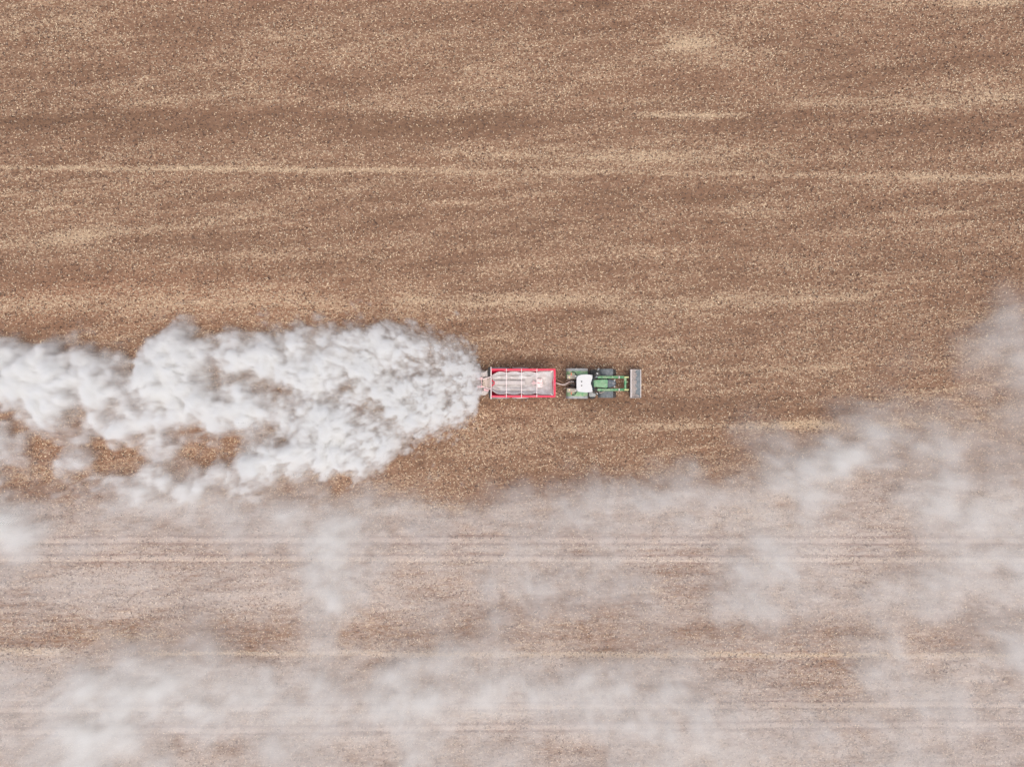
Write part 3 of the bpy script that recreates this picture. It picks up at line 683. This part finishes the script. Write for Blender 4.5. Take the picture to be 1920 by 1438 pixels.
lme.polygons.foreach_set("use_smooth", [True]*len(lme.polygons)); lme.materials.append(LIMEM); attr(lme, 'earth', np.clip(1.05-side*1.6+1.8*lhn-.3*(LU > .8), 0, 1))
lo = bpy.data.objects.new("lime_load", lme); COL.objects.link(lo)
sm = lo.modifiers.new("thick", 'SOLIDIFY'); sm.thickness = .04; sm.offset = -1
tag(lo, "remains of grey powdered lime heaped along the sides inside the red trailer tub", "lime load")

# ------------------------------------------------------------------ the dust in the air
def table(rows): return np.array([[float(c) for c in r.split()] for r in rows])/10
# thickness of the dust plume thrown out behind the trailer, on a plan grid of 1.35 m
PL = table([
"0 0 0 0 0 0 0 0 0 0 0 1 0 0 1 0 0 0 1 0 0 0 2 0 1 0 0 0 0 0 0 0",
"0 1 2 1 0 0 0 0 0 0 5 7 1 1 5 4 5 4 7 6 5 6 8 6 7 6 4 1 0 0 0 0",
"6 5 7 5 5 3 5 1 4 8 8 7 6 7 8 8 8 5 7 5 8 7 6 8 8 8 7 7 6 3 0 0",
"8 9 9 8 9 9 7 2 8 9 9 8 7 7 7 7 8 8 7 8 9 8 8 7 6 6 4 6 8 7 4 0",
"9 9 8 8 9 9 8 6 9 8 8 7 6 4 5 3 5 6 8 8 8 6 7 8 8 8 8 7 8 8 6 0",
"6 7 9 8 5 8 7 7 8 8 8 8 8 6 8 8 4 5 5 6 5 7 5 6 8 7 8 6 8 8 7 0",
"3 6 8 6 4 6 5 6 7 7 7 8 8 8 6 8 6 6 7 8 8 8 5 5 9 8 8 8 8 7 4 0",
"3 3 5 4 4 5 7 8 6 8 7 4 4 6 6 6 3 3 7 8 9 8 8 6 6 8 8 5 2 1 0 0",
"5 2 2 2 4 1 1 3 5 6 4 2 1 1 2 4 6 8 8 8 7 7 6 8 8 4 1 0 0 0 0 0",
"4 2 1 4 4 2 1 1 2 5 1 1 1 2 5 8 9 9 8 9 8 8 7 4 1 0 0 0 0 0 0 0",
"2 1 2 4 2 2 1 1 2 6 2 4 6 4 6 8 6 2 4 4 1 1 4 0 0 0 0 0 0 0 0 0",
"2 1 1 2 2 3 5 6 5 3 5 5 4 3 3 4 2 0 0 0 0 0 0 0 0 0 0 0 0 0 0 0",
"1 0 0 0 0 1 1 1 1 0 1 1 0 0 0 1 0 0 0 0 0 0 0 0 0 0 0 0 0 0 0 0"])
# older dust drifting over the south half of the field, on a plan grid of 2.7 m
VE = table([
"0 0 0 0 0 0 0 0 0 0 0 0 0 0 0 0 0 0 0 0 0 0 0 0 0 0 0 0 0 0 0 0",
"0 0 0 0 0 0 0 0 0 0 0 0 0 0 0 0 0 0 0 0 0 0 0 0 0 0 0 0 0 0 1 2",
"0 0 0 0 0 0 0 0 0 0 0 0 0 0 0 0 0 0 0 0 0 0 0 0 0 0 0 0 1 0 3 5",
"0 0 0 0 0 0 0 0 0 0 0 0 0 0 0 0 0 0 0 0 0 0 0 0 0 0 0 1 1 1 2 4",
"0 0 0 0 0 0 0 0 0 0 0 0 0 0 0 0 0 0 0 0 0 0 0 0 0 0 1 2 2 1 2 3",
"0 0 0 0 0 0 0 0 0 0 0 0 0 0 0 0 0 0 0 0 0 0 0 3 1 1 5 5 3 4 3 3",
"0 0 0 0 0 0 0 0 0 0 0 0 0 0 0 0 0 0 0 0 1 2 1 1 6 7 7 3 4 5 3 3",
"1 1 1 3 4 4 4 3 3 3 3 2 2 1 0 2 2 3 4 3 4 4 3 3 5 4 2 2 3 6 4 3",
"8 2 2 3 2 2 2 2 3 4 5 3 3 3 2 2 2 2 2 2 2 2 2 1 2 3 1 1 2 4 4 4",
"3 1 1 1 1 1 1 1 1 3 6 3 1 1 1 2 2 2 2 2 1 1 2 5 4 1 1 1 2 3 3 3",
"1 1 1 1 1 1 1 1 1 3 7 3 1 1 1 3 4 3 3 2 2 1 2 5 3 3 2 3 3 3 3 3",
"0 0 0 0 0 1 4 0 0 2 4 1 0 0 1 2 1 1 2 1 1 1 2 2 2 1 1 2 1 1 2 3",
"1 1 2 4 3 3 3 1 1 2 2 1 2 2 3 2 1 1 1 2 1 2 1 0 0 0 1 4 1 1 2 4",
"3 3 5 6 6 6 6 5 3 5 3 4 6 5 4 5 5 3 5 5 4 4 2 1 0 0 0 2 4 2 2 2",
"2 4 6 6 5 5 5 5 4 4 4 4 5 4 3 3 3 3 4 4 4 4 3 2 2 2 2 2 2 3 3 2",
"2 4 5 6 4 3 2 2 3 3 2 2 4 3 2 2 2 1 2 3 3 3 3 2 3 2 2 2 2 2 1 1",
"2 4 5 5 4 3 2 2 3 3 2 2 4 3 2 2 2 1 2 3 3 3 3 2 3 2 2 2 2 2 1 1"])

def crisp(G, k):
    p = np.pad(G, 1, mode='edge')
    m = sum(p[a:a+G.shape[0], b:b+G.shape[1]] for a in range(3) for b in range(3))/9
    return np.where(G > 0, np.clip(G+k*(G-m), .02, 1), G)
PL, VE = crisp(PL, .75), crisp(VE, .8)
VE[:5] *= .8

def dust_material(name, k, color, aniso=0.0):
    m = bpy.data.materials.new(name); m.use_nodes = True; t = m.node_tree
    for n in list(t.nodes): t.nodes.remove(n)
    o = t.nodes.new("ShaderNodeOutputMaterial"); v = t.nodes.new("ShaderNodeVolumePrincipled")
    v.inputs["Color"].default_value = (*color, 1); v.inputs["Density"].default_value = k
    v.inputs["Density Attribute"].default_value = "density"; v.inputs["Anisotropy"].default_value = aniso
    t.links.new(v.outputs[0], o.inputs["Volume"]); return m

def dust(name, lo, hi, dims, rho, m, label):
    """a dust cloud: rho[z, y, x] becomes a density grid between lo and hi"""
    nx, ny, nz = dims
    me = bpy.data.meshes.new(name); me.vertices.add(nx*ny*nz)
    zs, ys, xs = np.meshgrid(np.linspace(lo[2], hi[2], nz), np.linspace(lo[1], hi[1], ny), np.linspace(lo[0], hi[0], nx), indexing='ij')
    me.vertices.foreach_set("co", np.stack([xs, ys, zs], -1).astype(np.float32).ravel())
    attr(me, "dust", rho); me.materials.append(m)
    o = bpy.data.objects.new(name, me); COL.objects.link(o)
    ng = bpy.data.node_groups.new(name, 'GeometryNodeTree')
    ng.interface.new_socket("Geometry", in_out='INPUT', socket_type='NodeSocketGeometry')
    ng.interface.new_socket("Geometry", in_out='OUTPUT', socket_type='NodeSocketGeometry')
    N = ng.nodes.new; L = ng.links.new
    gi, go = N("NodeGroupInput"), N("NodeGroupOutput")
    pos, sep = N("GeometryNodeInputPosition"), N("ShaderNodeSeparateXYZ"); L(pos.outputs[0], sep.inputs[0])
    def M(op, a, b=None):
        n = N("ShaderNodeMath"); n.operation = op
        for i, v in enumerate((a, b)):
            if v is None: continue
            if isinstance(v, (int, float)): n.inputs[i].default_value = v
            else: L(v, n.inputs[i])
        return n.outputs[0]
    idx = []
    for a, d in enumerate(dims):
        u = M('MULTIPLY', M('SUBTRACT', sep.outputs[a], float(lo[a])), (d-1)/(hi[a]-lo[a]))
        idx.append(M('MINIMUM', M('MAXIMUM', M('ROUND', u), 0.0), float(d-1)))
    # row index stays below 2^24, so floats hold it
    f = M('ADD', idx[0], M('MULTIPLY', M('ADD', idx[1], M('MULTIPLY', idx[2], float(ny))), float(nx)))
    ti = N("FunctionNodeFloatToInt"); L(f, ti.inputs[0])
    na = N("GeometryNodeInputNamedAttribute"); na.data_type = 'FLOAT'; na.inputs["Name"].default_value = "dust"
    si = N("GeometryNodeSampleIndex"); si.data_type = 'FLOAT'; si.domain = 'POINT'
    L(gi.outputs[0], si.inputs[0]); L(na.outputs[0], si.inputs["Value"]); L(ti.outputs[0], si.inputs["Index"])
    vc = N("GeometryNodeVolumeCube")
    L(si.outputs[0], vc.inputs["Density"])
    vc.inputs["Min"].default_value = lo; vc.inputs["Max"].default_value = hi
    for k, d in zip(("Resolution X", "Resolution Y", "Resolution Z"), dims): vc.inputs[k].default_value = d
    sm = N("GeometryNodeSetMaterial"); sm.inputs["Material"].default_value = m
    L(vc.outputs[0], sm.inputs[0]); L(sm.outputs[0], go.inputs[0])
    md = o.modifiers.new("dust", 'NODES'); md.node_group = ng
    return tag(o, label, "dust cloud", kind='stuff')

def grid(lo, hi, step, stepz):
    d = [int(round((hi[0]-lo[0])/step))+1, int(round((hi[1]-lo[1])/step))+1, int(round((hi[2]-lo[2])/stepz))+1]
    return d, [np.linspace(lo[i], hi[i], d[i]).astype(np.float32) for i in range(3)]

# fresh plume
lo, hi = (-46.0, -10.6, 0.0), (-1.6, 7.0, 3.8)
dims, (ax, ay, az) = grid(lo, hi, .105, .12)
x2, y2 = np.meshgrid(ax, ay)
L2 = np.interp(x2, [-46, -20, -8, -2], [1.75, 1.25, .75, .42]).astype(np.float32)     # size of the billows
XB = np.interp(x2, ax, np.concatenate([[0], np.cumsum(np.diff(ax)/np.interp(ax[1:], [-46, -20, -8, -2], [1.75, 1.25, .75, .42]))])).astype(np.float32)
zm = 1.8; kz = 1-zm/H
rho = np.zeros((dims[2], dims[1], dims[0]), np.float32)
wx = 1.25*L2*fbm(XB*.6, y2/L2*.6, 0*x2+3.3, 5, 31, .6); wy_ = 1.25*L2*fbm(XB*.6, y2/L2*.6, 0*x2+8.3, 5, 32, .6)
px_ = (x2+wx)/S/kz+960; py_ = 719-(y2+wy_)/S/kz
cov = bspline(PL, (px_-15)/30, (py_-595)/30).astype(np.float32)
cov *= 1-sstep(903, 912, px_+6*np.abs(py_-718)/30)
near = sstep(-22, -4, x2)
def std(a): return (a-a.mean())/a.std()
puff = std(.7*std(fbm(XB*.38, y2/L2*.38, 0*x2+15.7, 5, 38, .55, bil=True))+std(fbm(XB*.85, y2/L2*.85, 0*x2+11.7, 6, 34, .60, bil=True)))
grain = std(fbm(XB*2.6, y2/L2*2.6, 0*x2+4.7, 4, 35, .65, bil=True))
hole = std(fbm(XB*.55, y2/L2*.55, 0*x2+2.7, 4, 36, .5))
swell = std(fbm(XB*.8, y2/L2*.8, 0*x2+21.7, 5, 39, .55))
hgt = .55+1.7*np.clip(cov, 0, 1)+.14*(.5*puff+.9*swell)*(.5+.5*L2)*np.clip(cov*2, 0, 1)      # height of the billow tops
for k, z in enumerate(az):
    zz_ = 0*x2+z
    b = fbm(XB*1.2, y2/L2*1.2, zz_/L2*1.2, 4, 33, .55)
    q = (z-hgt+.5*b)/np.where(z > hgt, .30, .42)
    rho[k] = np.exp(-q*q)*np.clip(1+1.2*b, .2, 2) + .13*(z < hgt)*np.clip(1+2*b, 0, 2)
# how much of the ground each column of dust hides: the plan of the plume broken up by billows down to a hand's width
wisp = std(fbm(XB*.9+.8*wy_/L2, y2/L2*1.3+.8*wx/L2, 0*x2+6.1, 6, 37, .62))
op = cov*1.06 + .015 - .05*near + .055*puff + .100*wisp + (.032+.038*near)*grain + (.060+.035*near)*hole - .32*np.exp(-np.clip(905-px_, 0, 500)/22)
op *= sstep(.03, .42-.14*near, cov+.05*puff+.05*wisp)
op = np.clip(op, 0, .915)
want = .84*op/(1-op)
have = rho.sum(0)*(az[1]-az[0])
rho *= np.clip(want/np.maximum(have, .12), 0, 9)[None]
m_pl = dust_material("plume_dust", 1.0, (.985, .987, .980), 0.0)
dust("dust_plume", lo, hi, dims, rho, m_pl, "dense white billowing dust plume streaming out behind the red trailer")

# older drifting dust
lo, hi = (-50.0, -38.0, 0.0), (50.0, 9.5, 2.8)
kz = 1-1.1/H
dims, (ax, ay, az) = grid(lo, hi, .20, .28)
x2, y2 = np.meshgrid(ax, ay)
rho = np.zeros((dims[2], dims[1], dims[0]), np.float32)
wx = 2.6*fbm(x2/3.5, y2/3.5, 0*x2+3.3, 5, 41, .62); wy_ = 2.6*fbm(x2/3.5, y2/3.5, 0*x2+8.3, 5, 42, .62)
px_ = (x2+wx)/S/kz+960; py_ = 719-(y2+wy_)/S/kz
cov = bspline(VE, (px_-30)/60, (py_-510)/60).astype(np.float32)
tau = -np.log(1-np.clip(cov, 0, .85))
tau *= sstep(-.01, .24, cov+.10*std(fbm(x2/2.4, y2/1.9, 0*x2+1.4, 6, 44, .62))*np.clip(cov*3, 0, 1))*np.clip(1+.21*std(fbm(x2/1.9+.5*wx, y2/1.1+.5*wy_, 0*x2+9.4, 6, 45, .68)), .1, 2.5)
tau += .09*sstep(900, 960, py_)*np.clip(1+.5*std(fbm(x2/6, y2/2.5, 0*x2+2.4, 5, 46, .6)), 0, 2)
for k, z in enumerate(az):
    b = fbm(x2/2.6, y2/2.0, 0*x2+z/2.2, 6, 43, .62)
    prof_ = sstep(0, .5, z+.2)*(1-sstep(1.3, 2.8, z))
    rho[k] = np.clip(tau*(1+2.0*b), 0, 3)*prof_/1.8
m_ve = dust_material("drifting_dust", 1.12, (.992, .998, .988), 0.0)
dust("drifting_dust", lo, hi, dims, rho, m_ve, "thin pale dust veils drifting low over the south half of the field")
print("dust done", rho.max())
